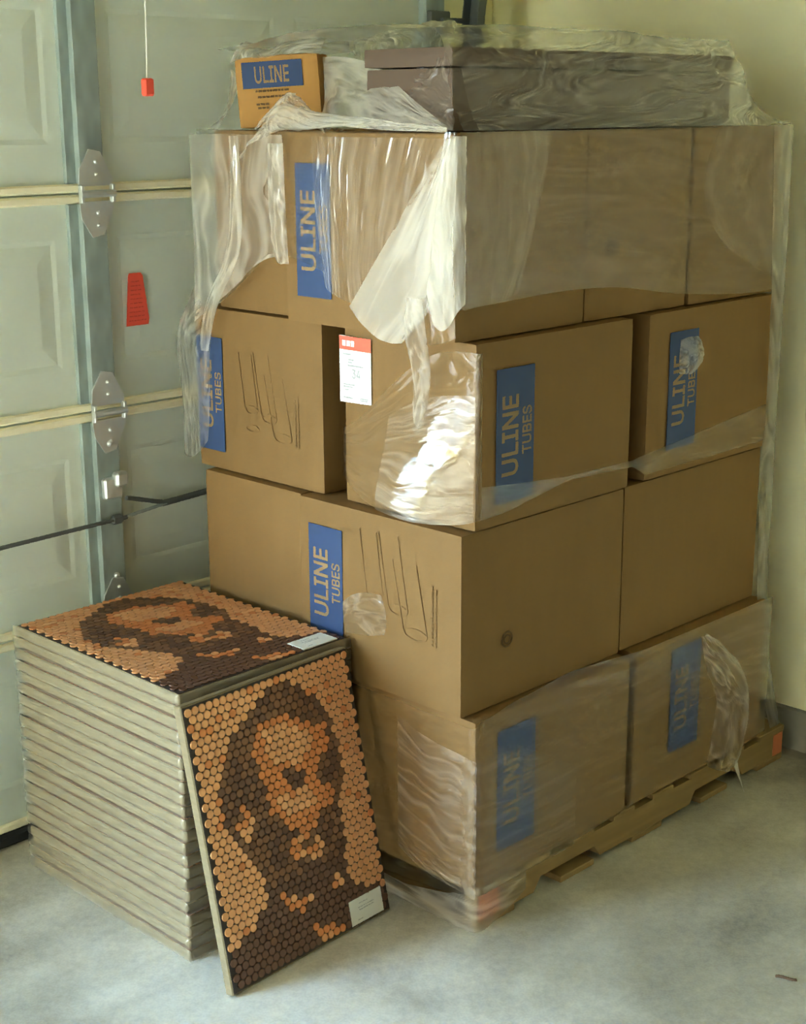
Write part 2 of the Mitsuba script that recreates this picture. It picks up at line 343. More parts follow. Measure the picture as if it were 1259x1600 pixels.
# ------------------------------------------------------------------ pallet
ZP = 0.104
pal = thing('pallet', 'worn wooden pallet with painted corner blocks under the wrapped cartons', 'pallet')
PXE, PYE = 1.30, 1.00
def stringer(y, w=0.038):
    pr = [(0, 0.016), (0.20, 0.016), (0.225, 0.048), (0.43, 0.048), (0.455, 0.016), (0.84, 0.016), (0.865, 0.048), (1.07, 0.048), (1.095, 0.016), (PXE, 0.016), (PXE, 0.088), (0, 0.088)]
    m = trimesh.creation.extrude_polygon(Polygon(pr), w, engine='earcut'); m.apply_transform(frame([0, y + w, 0], [1, 0, 0], [0, 0, 1])); return m
for y in (0.0, 0.481, PYE - 0.038): add('stringer', stringer(y), 'pallet_wood', parent=pal)
for i, x in enumerate(np.linspace(0, PXE - 0.13, 8)): add('deck_board', cbox(x, x + (0.13 if i in (0, 7) else 0.09), -0.004, PYE + 0.004, 0.088, ZP - 0.001, 0.002), 'pallet_wood', parent=pal)
for x in (0.0, 0.30, 0.585, 0.89, PXE - 0.13): add('bottom_board', cbox(x, x + 0.13, -0.002, PYE + 0.002, 0.0, 0.016, 0.002), 'pallet_wood', parent=pal)
add('painted_end', cbox(0.006, 0.075, -0.0022, 0.0005, 0.020, 0.082, 0.0005), 'pallet_paint', parent=pal, label='orange painted patch')
add('painted_end', cbox(PXE - 0.05, PXE - 0.004, -0.0022, 0.0005, 0.020, 0.082, 0.0005), 'pallet_paint', parent=pal, label='orange painted patch')

# ------------------------------------------------------------------ cartons
Z = [ZP, 0.511, 0.927, 1.329, 1.746]
def face_frame(side, plane, a, z):
    """local x to the viewer's right, local y up. side 'A' faces -x, side 'B' faces -y"""
    if side == 'A': return frame([plane, a, z], [0, -1, 0], [0, 0, 1])
    return frame([a, plane, z], [1, 0, 0], [0, 0, 1])
def label_panel(par, side, plane, left, z0, w=0.117, h=0.29):
    M = face_frame(side, plane, left, z0)
    m = plate(w, h, 0.0012); m.apply_transform(M); pan = add('label_panel', m, 'print_blue', parent=par, label='blue printed panel')
    R = np.array([[0, -1, 0, 0], [1, 0, 0, 0], [0, 0, 1, 0], [0, 0, 0, 1.0]])     # text runs upwards
    big = fit_text('ULINE', h * 0.60, w * 0.44); big.apply_transform(R); big.apply_translation([w * 0.58, h * 0.20, 0.0011])
    sm = fit_text('TUBES', h * 0.36, w * 0.25); sm.apply_transform(R); sm.apply_translation([w * 0.93, h * 0.34, 0.0011])
    m = join([big, sm]); m.apply_transform(M); add('lettering', m, 'print_letter', parent=pan, label='kraft brown lettering')
CART = {}
def carton(nm, x0, x1, y0, y1, l, label, seed, group=None):
    k = thing('cardboard_box', label, 'box', group)
    add('body', carton_mesh(x0, x1, y0, y1, Z[l - 1] + 0.001, Z[l] - 0.001, seed), 'cardboard', parent=k, smooth=40)
    CART[nm] = k
    return k
EPS = 0.003
# bottom layer (1) .. top layer (4), front corner at x = y = 0
carton('1f', -0.016, 0.545, -0.006, 0.40, 1, 'brown carton at the front corner of the bottom layer, half under streaky film', 1)
carton('1r', 0.575, 1.165, -0.002, 0.40, 1, 'brown carton right of the corner one in the bottom layer, behind the hanging film tail', 2)
carton('1l', -0.012, 0.40, 0.42, 0.93, 1, 'brown carton at the left of the bottom layer, hidden by the stack of coin boards', 3)
label_panel(CART['1f'], 'B', -0.006 - EPS, 0.055, 0.178, 0.128)
label_panel(CART['1r'], 'B', -0.002 - EPS, 0.722, 0.20, 0.128, 0.28)
carton('2f', -0.028, 0.543, 0.027, 0.540, 2, 'brown carton of the second layer with a blue panel just above the coin boards', 4)
carton('2r', 0.550, 1.150, 0.032, 0.540, 2, 'plain brown carton at the right end of the second layer from below', 5)
carton('2l', -0.016, 0.40, 0.546, 0.905, 2, 'plain brown carton at the left end of the second layer, behind the board stack', 6)
label_panel(CART['2f'], 'A', -0.028 - EPS, 0.503, 0.595, 0.112, 0.272)
carton('3f', 0.005, 0.545, 0.019, 0.414, 3, 'brown carton at the corner of the third layer with shipping label and shiny film', 7)
carton('3r', 0.615, 1.165, 0.024, 0.42, 3, 'brown carton of the third layer beyond the dark gap, with a film-smeared blue panel', 8)
carton('3l', 0.003, 0.41, 0.484, 0.945, 3, 'brown carton at the left of the third layer, blue panel at its door side edge', 9)
label_panel(CART['3f'], 'B', 0.019 - EPS, 0.066, 0.977, 0.122, 0.29)
label_panel(CART['3r'], 'B', 0.024 - EPS, 0.695, 0.992, 0.118, 0.285)
label_panel(CART['3l'], 'A', 0.003 - EPS, 0.937, 0.975, 0.098, 0.282)
carton('4f', -0.037, 0.385, 0.040, 0.555, 4, 'brown carton at the front corner of the top layer, blue panel under wrinkled film', 10)
carton('4m', 0.391, 0.785, 0.044, 0.555, 4, 'brown carton in the middle of the right-hand face of the top layer', 11)
carton('4r', 0.791, 1.172, 0.040, 0.555, 4, 'brown carton at the far right end of the top layer next to the wall', 12)
carton('4l', 0.012, 0.40, 0.561, 0.858, 4, 'set back brown carton at the left end of the top layer, below the small box', 13)
label_panel(CART['4f'], 'A', -0.037 - EPS, 0.512, 1.391, 0.110, 0.288)

# printed pictures of tubes, stamps
def A_print(par, plane, items, m):
    out = []
    for (y, z, rx, rz) in items: out.append(ring(-y, z, rx, rz, 0.0028))
    me = join(out); me.apply_transform(frame([plane, 0, 0], [0, -1, 0], [0, 0, 1])); return add('printed_picture', me, m, parent=par, label='faint printed outlines of tubes')
def seg(a, b, w=0.0022):
    a, b = np.array(a, float), np.array(b, float); d = b - a; L = np.linalg.norm(d); t = d / L; nn = np.array([-t[1], t[0]]) * w / 2
    return trimesh.creation.extrude_polygon(Polygon([a - nn, b - nn, b + nn, a + nn]), 0.0006, engine='earcut')
def tube_picture(par, plane, y0, z0, s=1.0):
    g = [ring(-y0, z0, 0.026 * s, 0.012 * s, 0.003), ring(-y0 + 0.072 * s, z0 - 0.015 * s, 0.030 * s, 0.013 * s, 0.003), ring(-y0 + 0.125 * s, z0 - 0.060 * s, 0.036 * s, 0.014 * s, 0.003),
         ring(-y0 + 0.002, z0 - 0.05 * s, 0.028 * s, 0.010 * s, 0.0025)]
    for (cx, cz, rx, L, sl) in ((-y0, z0, 0.026, 0.15, 0.10), (-y0 + 0.072 * s, z0 - 0.015 * s, 0.030, 0.17, 0.12), (-y0 + 0.125 * s, z0 - 0.06 * s, 0.036, 0.16, 0.14)):
        for sg in (-1, 1): g.append(seg((cx + sg * rx * s, cz), (cx + sg * rx * s - sl * L * s * 1.5, cz + L * s)))
    me = join(g); me.apply_transform(frame([plane, 0, 0], [0, -1, 0], [0, 0, 1])); add('printed_picture', me, 'print_ink_faint', parent=par, label='faint printed outlines of tubes')
    me = []
    r2 = np.random.default_rng(3)
    for c in range(2):
        z = z0 - 0.075 * s
        while z < z0 + 0.055 * s:
            l = r2.uniform(0.004, 0.014); me.append(plate(0.006, l, 0.0006).apply_translation([-y0 + (0.172 + 0.011 * c) * s, z, 0])); z += l + 0.004
    me = join(me); me.apply_transform(frame([plane, 0, 0], [0, -1, 0], [0, 0, 1])); add('small_print', me, 'print_ink_faint', parent=par, label='column of small faint print')
tube_picture(CART['2f'], -0.028 - EPS, 0.285, 0.735)
tube_picture(CART['3l'], 0.003 - EPS, 0.735, 1.095, 0.9)
for nm, x, z, pl in (('2f', 0.12, 0.66, 0.027), ('4m', 0.48, 1.49, 0.044)):
    me = join([ring(x, z, 0.019, 0.019, 0.004), ring(x, z, 0.011, 0.011, 0.003)]); me.apply_transform(frame([0, pl - EPS, 0], [1, 0, 0], [0, 0, 1]))
    add('stamp', me, 'print_ink', parent=CART[nm], label='small round printed stamp')

# shipping label on the third layer corner carton
M = face_frame('A', 0.005 - 0.0035, 0.423, 1.158)
sh = trimesh.creation.extrude_polygon(Polygon([(0, 0), (0.100, 0.003), (0.100, 0.148), (0, 0.150)]), 0.0012, engine='earcut'); sh.apply_transform(M)
sl = add('shipping_label', sh, 'paper_white', parent=CART['3f'], label='white shipping label with red header')
me = plate(0.100, 0.030, 0.0006).apply_translation([0, 0.119, 0.0011]); me.apply_transform(M); add('header', me, 'paper_red', parent=sl, label='red header strip')
g = []
r2 = np.random.default_rng(11)
for k in range(3): g.append(plate(0.011, 0.013, 0.0004).apply_translation([0.010 + k * 0.0135, 0.127, 0.0016]))
me = join(g); me.apply_transform(M); add('header_print', me, 'paper_white', parent=sl)
g = []
for (x, y, w) in ((0.012, 0.108, 0.025), (0.028, 0.096, 0.018), (0.028, 0.090, 0.012), (0.026, 0.083, 0.05), (0.012, 0.040, 0.036), (0.012, 0.035, 0.030), (0.016, 0.028, 0.012), (0.012, 0.010, 0.03), (0.066, 0.012, 0.024), (0.066, 0.008, 0.022)):
    g.append(plate(w, 0.0028, 0.0004).apply_translation([x, y, 0.0011]))
me = join(g); me.apply_transform(M); add('print', me, 'ink_grey', parent=sl)
me = fit_text('34', 0.026, 0.021, 0.0004).apply_translation([0.040, 0.056, 0.0011]); me.apply_transform(M); add('number', me, 'ink_grey', parent=sl)

# small box on top
c_, s_ = math.cos(math.radians(-52)), math.sin(math.radians(-52))
tl = math.radians(3.5)
r_ax, u_ax = np.array([c_ * math.cos(tl), s_ * math.cos(tl), math.sin(tl)]), np.array([-c_ * math.sin(tl), -s_ * math.sin(tl), math.cos(tl)])
SB = np.array([0.022, 0.772, Z[4] + 0.001])
SW, SH, SD = 0.195, 0.158, 0.15
Ms = frame(SB, r_ax, u_ax)
sb = thing('cardboard_box', 'small orange-brown box with a horizontal blue panel on top of the load', 'box')
me = carton_mesh(0, SW, 0, SH, -SD, 0, 21, 0.001, 0.02); me.apply_transform(Ms); add('body', me, 'cardboard_tan', parent=sb, smooth=40)
me = plate(0.140, 0.058, 0.0012).apply_translation([0.017, 0.088, 0.0015]); me.apply_transform(Ms); bp = add('label_panel', me, 'print_blue', parent=sb, label='blue printed panel')
me = fit_text('ULINE', 0.080, 0.038).apply_translation([0.046, 0.098, 0.0026]); me.apply_transform(Ms); add('lettering', me, 'print_letter', parent=bp)
g = []
for (y, x0, x1) in ((0.079, 0.045, 0.125), (0.066, 0.050, 0.122), (0.050, 0.045, 0.072), (0.050, 0.112, 0.128), (0.042, 0.048, 0.075), (0.042, 0.114, 0.126)):
    x = x0
    while x < x1: l = r2.uniform(0.004, 0.011); g.append(plate(l, 0.0045, 0.0005).apply_translation([x, y, 0.0015])); x += l + 0.0022
me = join(g); me.apply_transform(Ms); add('small_print', me, 'print_ink', parent=sb)

# dark flat carton on top
db = thing('flat_carton', 'large dark brown flat carton on top of the load under crumpled film', 'box')
add('body', carton_mesh(0.008, 1.010, 0.091, 0.338, Z[4] + 0.001, 1.8715, 31, 0.003, 0.04), 'cardboard_dark', parent=db, smooth=40)
add('lid', carton_mesh(0.004, 1.014, 0.088, 0.341, 1.872, 1.912, 32, 0.001, 0.04), 'cardboard_dark', parent=db, smooth=40)

# ------------------------------------------------------------------ coin boards
BW, BH, BT = 0.482, 0.626, 0.0243
def inside(poly, u, v):
    c = False; n = len(poly)
    for i in range(n):
        (x1, y1), (x2, y2) = poly[i], poly[i - 1]
        if (y1 > v) != (y2 > v) and u < (x2 - x1) * (v - y1) / (y2 - y1) + x1: c = not c
    return c
HEAD = [(.34, .09), (.45, .04), (.55, .02), (.68, .05), (.76, .12), (.82, .20), (.87, .30), (.86, .42), (.80, .50), (.79, .60), (.79, .70), (.78, .78), (.84, .86), (1.01, .92), (1.01, 1.01), (-.01, 1.01),
        (-.01, .86), (.09, .84), (.20, .80), (.26, .75), (.28, .68), (.24, .61), (.16, .52), (.10, .43), (.10, .33), (.15, .24), (.23, .15)]
FACE = [(.40, .12), (.50, .12), (.62, .16), (.72, .22), (.79, .21), (.80, .28), (.76, .33), (.70, .35), (.68, .42), (.78, .46), (.78, .52), (.66, .53), (.64, .57), (.55, .58), (.47, .53), (.38, .46), (.36, .37), (.35, .28), (.33, .20)]
BROW = [(.42, .16), (.56, .17), (.69, .22), (.70, .28), (.62, .32), (.50, .31), (.41, .26)]
CHEEK = [(.40, .40), (.54, .43), (.62, .40), (.70, .50), (.62, .505), (.50, .50)]
EYE1 = [(.46, .34), (.56, .335), (.63, .36), (.61, .40), (.51, .405)]
EYE2 = [(.69, .37), (.84, .38), (.82, .43), (.72, .42)]
LIP = [(.45, .58), (.53, .565), (.63, .61), (.67, .67), (.57, .685), (.45, .64)]
MOUTH = [(.51, .605), (.63, .625), (.63, .65), (.52, .64)]
EAR = [(.16, .41), (.22, .39), (.28, .44), (.27, .52), (.20, .53)]
COLLAR = [(.32, .73), (.42, .78), (.54, .815), (.47, .86), (.38, .83)]
COLLAR2 = [(.64, .82), (.72, .77), (.76, .83), (.69, .845)]
POCKET = [(.52, .925), (.60, .95), (.72, .965), (.70, 1.0), (.57, 1.0)]
def tone(u, v, r):
    j = (r.random() - 0.5)
    if not inside(HEAD, u, v): return 3 if j < 0.42 else 2
    if inside(EYE1, u, v) or inside(EYE2, u, v): return 1 if j > 0.2 else 0
    if inside(FACE, u, v):
        if inside(BROW, u, v) or inside(CHEEK, u, v): return 3
        return 2
    if inside(MOUTH, u, v): return 1
    if inside(LIP, u, v): return 3 if j > -0.1 else 2
    if inside(EAR, u, v): return 3 if j > 0.2 else (2 if j > -0.3 else 1)
    if inside(COLLAR, u, v) or inside(COLLAR2, u, v) or inside(POCKET, u, v): return 3 if j > 0.05 else 2
    if v > 0.72: return 0
    return 0 if j > 0.05 else 1
CR, PU, PV = 0.0093, 0.0189, 0.0169
def coin_mesh(n=12):
    a = np.linspace(0, 2 * np.pi, n, endpoint=False)
    rings = [(CR, 0.0), (CR, 0.0018), (CR * 0.90, 0.0027), (CR * 0.74, 0.0021)]
    v = np.vstack([np.c_[r * np.cos(a), r * np.sin(a), np.full(n, z)] for r, z in rings] + [[[0, 0, 0.0020]]])
    k = np.arange(n); l = (k + 1) % n; f = []
    for s in range(3): f += [np.stack([s * n + k, s * n + l, s * n + n + l], 1), np.stack([s * n + k, s * n + n + l, s * n + n + k], 1)]
    f.append(np.stack([3 * n + k, 3 * n + l, np.full(n, 4 * n)], 1))
    return trimesh.Trimesh(v, np.vstack(f), process=False)
COINM = coin_mesh()
COIN_PLY = [mikit.ply(COINM, c) for c in COIN]
def coin_board(label, M, n_parts, near, seed, group=None):
    """M: board frame, local x right, y up along the board, z out of its face; the origin is the lower left front corner"""
    k = thing('coin_board', label, 'coin portrait', group)
    me = cbox(0, BW, 0, BH, -BT, 0, 0.0025); me.apply_transform(M); add('panel', me, 'board_wood', parent=k, label='pale wood fibre panel')
    me = cbox(0.003, BW - 0.003, 0.004, BH - 0.004, 0, 0.0012, 0.0005); me.apply_transform(M); add('backing', me, 'coin_backing', parent=k)
    r = np.random.default_rng(5); r3 = np.random.default_rng(seed)
    coins = []
    for row in range(36):
        nn = 25 if row % 2 == 0 else 24
        x0 = (BW - 24 * PU) / 2 + (0 if row % 2 == 0 else PU / 2)
        for c in range(nn):
            x = x0 + c * PU + 0.001; y = BH - 0.0165 - row * PV
            coins.append((x, y, tone((x - 0.01) / (BW - 0.02), (BH - 0.012 - y) / (BH - 0.02), r)))
    lab = [(0.355, 0.008, 0.458, 0.066)]
    coins = [q for q in coins if not (lab[0][0] + 0.004 < q[0] < lab[0][2] - 0.004 and q[1] < lab[0][3] - 0.006)]
    order = sorted(range(len(coins)), key=lambda i: near(coins[i]))
    rest_v, rest_f, rest_c = [], [], []
    for rank, i in enumerate(order):
        x, y, t = coins[i]
        tl = r3.normal(0, 0.05, 2)
        L = np.eye(4); L[:3, 3] = (x, y, 0.0012); L[0, 2], L[1, 2] = tl; L[2, 0], L[2, 1] = -tl[0], -tl[1]
        Wm = M @ L
        if rank < n_parts:
            add('coin', None, None, parent=k, shape=COIN_PLY[t], to_world=T(Wm.tolist()))
        else:
            rest_f.append(np.array(COINM.faces) + sum(len(a) for a in rest_v)); vv = np.c_[COINM.vertices, np.ones(len(COINM.vertices))] @ Wm.T
            rest_v.append(vv[:, :3]); rest_c.append(np.tile(COINC[t], (len(vv), 1)))
    if rest_v:
        kk = add('coin_field', (np.vstack(rest_v), np.vstack(rest_f)), 'coin_vertex', parent=k, color=np.vstack(rest_c)); note(kk, 'field of copper coins forming a bearded man', kind='stuff')
    me = cbox(lab[0][0], lab[0][2], lab[0][1], lab[0][3], 0.0012, 0.0046, 0.001); me.apply_transform(M); lc = add('label_card', me, 'paper_white', parent=k, label='white paper card')
    g = []
    r4 = np.random.default_rng(2)
    for (yy_, xa, xb) in ((0.052, 0.385, 0.410), (0.043, 0.380, 0.425), (0.037, 0.383, 0.430), (0.016, 0.375, 0.390)):
        x = xa
        while x < xb: l = r4.uniform(0.003, 0.009); g.append(plate(l, 0.0018, 0.0003).apply_translation([x, yy_, 0.0046])); x += l + 0.0018
    me = join(g); me.apply_transform(M); add('print', me, 'ink_grey', parent=lc)
    return k

NB, PITCH = 22, 0.0284
STX, STY = -0.527, 0.362
r5 = np.random.default_rng(9)
names_at = {0: 'bottom', NB - 1: 'top'}
board_body = cbox(0, BW, 0, BH, 0, BT, 0.003)
edge = []
for i in range(32): edge.append(COINM.copy().apply_translation([0.0105, 0.013 + i * PU * 0.99, 0.0012]))
for i in range(24): edge.append(COINM.copy().apply_translation([0.0115 + i * PU, 0.0105, 0.0012]))
edge = join(edge)
backing = cbox(0.003, BW - 0.003, 0.004, BH - 0.004, 0, 0.0012, 0.0005)
GR = 'stacked boards faced with coins'
off = []
for b in range(NB):
    dx, dy, rz = r5.normal(0, 0.0022), r5.normal(0, 0.0025), r5.normal(0, 0.0035)
    if b == NB - 1: dx = dy = rz = 0
    c, s = math.cos(rz), math.sin(rz)
    M = np.array([[c, -s, 0, STX + dx], [s, c, 0, STY + dy], [0, 0, 1, b * PITCH + BT], [0, 0, 0, 1.0]])
    if b == NB - 1:
        coin_board('coin mosaic board lying face up on top of the board stack', M, 300, lambda q: (q[0] - 0.24) ** 2 * 0.6 + (q[1] - 0.0) ** 2 * 0.7, 40)
    else:
        ordn = ['lowest', 'second', 'third', 'fourth', 'fifth', 'sixth', 'seventh', 'eighth', 'ninth', 'tenth', 'eleventh', 'twelfth', 'thirteenth', 'fourteenth', 'fifteenth', 'sixteenth', 'seventeenth', 'eighteenth', 'nineteenth', 'twentieth', 'twenty-first'][b]
        lb = 'lowest board of the stack, lying on the concrete floor' if b == 0 else 'board just under the face-up mosaic board at the top of the stack' if b == NB - 2 else f'{ordn} board from the floor in the stack of boards'
        k = thing('coin_board', lb, 'coin portrait', GR)
        me = board_body.copy().apply_translation([0, 0, -BT]); me.apply_transform(M); add('panel', me, 'board_wood', parent=k, label='pale wood fibre panel')
        me = backing.copy(); me.apply_transform(M); add('backing', me, 'coin_backing', parent=k)
        me = edge.copy(); me.apply_transform(M); kk = add('edge_coins', me, 'coin_brown', parent=k); note(kk, kind='stuff')
# shrink film along the stack's sides: one wrinkled sleeve per board
def sleeve(b, seed):
    zc = (b + 0.5) * PITCH; h = PITCH / 2 - 0.0008
    x0, x1, y0, y1 = STX - 0.004, STX + BW + 0.004, STY - 0.004, STY + BH + 0.004
    n1, n2 = 60, 46
    pts = [(x0, y1 - t * (y1 - y0)) for t in np.linspace(0, 1, n1)] + [(x0 + t * (x1 - x0), y0) for t in np.linspace(0, 1, n2)][1:]
    pts = np.array(pts); nr = np.zeros_like(pts); nr[:n1, 0] = -1; nr[n1 - 1:, 1] = -1; nr[n1 - 1] = (-0.7, -0.7)
    V, G = [], []
    for j, tz in enumerate(np.linspace(-1, 1, 7)):
        q = np.stack([pts[:, 0] * 22, pts[:, 1] * 22, np.full(len(pts), tz * 1.1 + seed * 9.3)], 1)
        d = 0.0028 * (1 - abs(tz) ** 3) + 0.0042 * (meshkit.fbm(q, 3, seed) - 0.45)
        P = pts + nr * d[:, None]
        G.append(0.25 + 0.5 * meshkit.fbm(q * [1, 1, 2.0], 3, seed + 3) + 0.25 * abs(tz))
        V.append(np.c_[P, np.full(len(pts), zc + tz * h) + 0.0012 * (meshkit.noise(q * 0.6, seed + 5) - 0.5)])
    V = np.array(V); a, b2 = V.shape[:2]
    i, j = np.meshgrid(np.arange(a - 1), np.arange(b2 - 1), indexing='ij')
    Q = np.stack([i * b2 + j, i * b2 + j + 1, (i + 1) * b2 + j + 1, (i + 1) * b2 + j], -1).reshape(-1, 4)
    return V.reshape(-1, 3), Q, np.concatenate(G)
board_keys = [k for k in labels if k.startswith('coin_board') and '__' not in k]
for b in range(NB):
    sv = sleeve(b, b + 1); hz = 0.03 + 0.35 * haze(sv[2], 'film_light')
    add('film_sleeve', sv[:2], 'film', parent=board_keys[b], smooth=True, label='crinkled clear film sleeve', uv=np.stack([hz, 0 * hz], 1))
# leaning board
P0 = np.array([-0.553, 0.185, 0.004]); P1 = np.array([-0.071, 0.203, 0.004])
rx = (P1 - P0) / np.linalg.norm(P1 - P0)
dy = (STY - 0.011) - BT - 0.194
tilt = math.asin(dy / BH)
up0 = np.cross([0, 0, 1.0], rx); upv = math.cos(tilt) * np.array([0, 0, 1.0]) + math.sin(tilt) * up0
ML = frame(P0, rx, upv)
coin_board('coin mosaic board leaning on its lower edge against the board stack, facing the room', ML, 300, lambda q: abs(q[0] - 0.2) * 0.5 + abs(q[1] - 0.33), 41)

# ------------------------------------------------------------------ stretch film
def grid_faces(a, b):
    i, j = np.meshgrid(np.arange(a - 1), np.arange(b - 1), indexing='ij')
    return np.stack([i * b + j, i * b + j + 1, (i + 1) * b + j + 1, (i + 1) * b + j], -1).reshape(-1, 4)
def ridged(q, seed, octv=3):
    o, a = 0, 0.55
    for k in range(octv):
        o = o + a * (1 - np.abs(2 * meshkit.noise(q * 2 ** k, seed + 31 * k) - 1)); a *= 0.5
    return o
def sheet(ctrl, nu, nv, amp, fu, fv, seed, k=2, warp=0.4, big=0.0):
    """film through a grid of control points (rows u, columns v), wrinkled along its normal"""
    C = np.array(ctrl, float); a, b = C.shape[:2]
    U, Vv = np.linspace(0, 1, a), np.linspace(0, 1, b)
    u, v = np.linspace(0, 1, nu), np.linspace(0, 1, nv)
    P = np.stack([RectBivariateSpline(U, Vv, C[..., d], kx=min(k, a - 1), ky=min(k, b - 1))(u, v) for d in range(3)], -1)
    N = np.cross(np.gradient(P, axis=0), np.gradient(P, axis=1)); N /= np.linalg.norm(N, axis=-1, keepdims=True) + 1e-12
    uu, vv = np.meshgrid(u, v, indexing='ij')
    w = warp * (meshkit.fbm(np.stack([uu * 3, vv * 3, uu * 0 + seed], -1), 2, seed) - 0.5)
    q = np.stack([(uu + w) * fu, (vv + w) * fv, uu * 0 + seed * 1.7], -1)
    rg = ridged(q, seed)
    d = amp * (rg - 0.45) + big * (meshkit.fbm(np.stack([uu * 3, vv * 3, uu * 0 + seed + 3], -1), 2) - 0.5)
    return (P + N * d[..., None]).reshape(-1, 3), grid_faces(nu, nv), rg.ravel()
wrap = thing('stretch_wrap', 'torn clear stretch film wound around the pallet load of cartons', 'stretch film')
def fadd(name, mesh, kind, label=None):
    h = haze(mesh[2], kind)
    return add(name, mesh[:2], 'film', parent=wrap, smooth=True, label=label, uv=np.stack([h, 0 * h], 1))
zt = Z[4] + 0.002
# A side skirt over the top layer: y runs from the corner to the door side, hem drops irregularly
ys = [0.030, 0.10, 0.20, 0.30, 0.42, 0.52, 0.60, 0.70, 0.80, 0.87]
hem = [1.345, 1.325, 1.335, 1.39, 1.45, 1.475, 1.475, 1.41, 1.345, 1.31]
xo = [-0.046, -0.052, -0.054, -0.052, -0.050, -0.048, -0.044, -0.040, -0.038, -0.030]
rows = []
for t in (0, 0.25, 0.5, 0.75, 1.0):
    rows.append([(x - 0.010 * math.sin(math.pi * t) , y, zt * (1 - t) + h * t) for x, y, h in zip(xo, ys, hem)])
fadd('side_sheet', sheet(rows, 110, 230, 0.005, 1.2, 22, 3, warp=0.14), 'film_clear', 'hazy wrinkled film over the top layer')
# fan of fine creases spreading from the gathered edge
tops = [0.05, 0.16, 0.25, 0.33, 0.39, 0.44]; bots = [0.12, 0.215, 0.29, 0.34, 0.38, 0.405]; hb2 = [1.42, 1.375, 1.385, 1.395, 1.405, 1.42]
rows = [[(-0.058 - 0.010 * math.sin(math.pi * t), (1 - t ** 0.8) * a_ + t ** 0.8 * b_, (zt - 0.012) * (1 - t) + h_ * t) for a_, b_, h_ in zip(tops, bots, hb2)] for t in (0, 0.3, 0.6, 1.0)]
fadd('overlap_sheet', sheet(rows, 110, 170, 0.006, 1.0, 17, 51, warp=0.10), 'film_light', 'fan of fine creases')
rows = [[(-0.054, y_, z_) for y_, z_ in r_] for r_ in ([(0.54, zt - 0.01), (0.62, zt - 0.01), (0.70, zt - 0.01), (0.78, zt - 0.01), (0.865, zt - 0.012)], [(0.535, 1.62), (0.62, 1.62), (0.70, 1.62), (0.79, 1.61), (0.866, 1.60)], [(0.545, 1.50), (0.62, 1.49), (0.71, 1.47), (0.80, 1.45), (0.866, 1.44)], [(0.555, 1.478), (0.62, 1.465), (0.71, 1.40), (0.80, 1.345), (0.875, 1.30)])]
fadd('overlap_sheet', sheet(rows, 100, 90, 0.005, 1.5, 8, 53, warp=0.25), 'film_haze', 'hazy doubled film at the left')
# B side skirt
xs = [-0.040, 0.1, 0.3, 0.5, 0.7, 0.9, 1.06, 1.185]
hb = [1.40, 1.405, 1.41, 1.40, 1.37, 1.35, 1.34, 1.345]
rows = []
for t in (0, 0.33, 0.66, 1.0):
    rows.append([(x, 0.028 - 0.006 * math.sin(math.pi * t), zt * (1 - t) + h * t) for x, h in zip(xs, hb)])
fadd('side_sheet', sheet(rows, 80, 210, 0.004, 10, 3, 5, warp=0.3), 'film_clear', 'thin film over the right-hand face of the top layer')
fadd('overlap_sheet', sheet([[(-0.03, 0.018, zt), (0.10, 0.016, zt), (0.235, 0.018, zt)], [(-0.035, 0.018, 1.56), (0.10, 0.014, 1.57), (0.19, 0.018, 1.58)], [(-0.035, 0.018, 1.40), (0.06, 0.016, 1.41), (0.13, 0.018, 1.42)]], 60, 60, 0.004, 2, 7, 8, warp=0.2), 'film_clear')
fadd('overlap_sheet', sheet([[(0.86, 0.016, zt), (1.0, 0.014, zt), (1.187, 0.018, zt)], [(0.80, 0.016, 1.60), (0.98, 0.012, 1.58), (1.188, 0.018, 1.58)], [(0.90, 0.016, 1.47), (1.0, 0.012, 1.42), (1.188, 0.018, 1.36)]], 60, 70, 0.006, 3, 5, 9, warp=0.3), 'film_clear')
# end sheet at the wall end, down to the floor
rows = []
for z, x, w in ((zt, 1.185, 0.10), (1.34, 1.188, 0.07), (1.0, 1.185, 0.06), (0.9, 1.19, 0.08), (0.52, 1.195, 0.06), (0.30, 1.235, 0.07), (0.10, 1.305, 0.06)):
    rows.append([(x - w, 0.012, z), (x - 0.012, 0.010, z), (x + 0.004, 0.03, z), (x + 0.006, 0.30, z), (x + 0.006, 0.60, z)])
fadd('end_sheet', sheet(rows, 120, 60, 0.006, 10, 3, 12, k=1), 'film_light', 'film hanging at the wall end of the load')
# canopy over the dark flat carton
def prof(x): return [(x, 0.024, zt), (x, 0.050, 1.80), (x, 0.078, 1.88), (x, 0.12, 1.945), (x, 0.28, 1.955), (x, 0.55, 1.945), (x, 0.80, 1.92)]
rows = [[(p_[0] + dx * (1 if p_[2] > 1.8 else 0), p_[1], zt + (p_[2] - zt) * f) for p_ in prof(x)] for x, f, dx in ((-0.035, 1.0, 0.02), (0.15, 1.03, 0), (0.40, 1.02, 0), (0.60, 1.03, 0), (0.80, 0.98, 0), (0.95, 0.90, 0), (1.03, 0.78, 0), (1.10, 0.30, 0), (1.19, 0.0, 0))]
fadd('top_sheet', sheet(rows, 200, 130, 0.018, 9, 5, 14, k=1, warp=0.7), 'film_crease', 'crumpled film over the dark flat carton')
rows = [[(p_[0], p_[1] - 0.006, p_[2]) for p_ in prof(x)[:4]] for x in (0.0, 0.3, 0.6, 0.9, 1.02)]
fadd('overlap_sheet', sheet(rows, 170, 80, 0.014, 10, 4, 15, k=1, warp=0.8), 'film_crease')
fr = lambda a, b, d: tuple(SB + r_ax * a + u_ax * b + np.cross(r_ax, u_ax) * d)     # a point in the small box's own axes
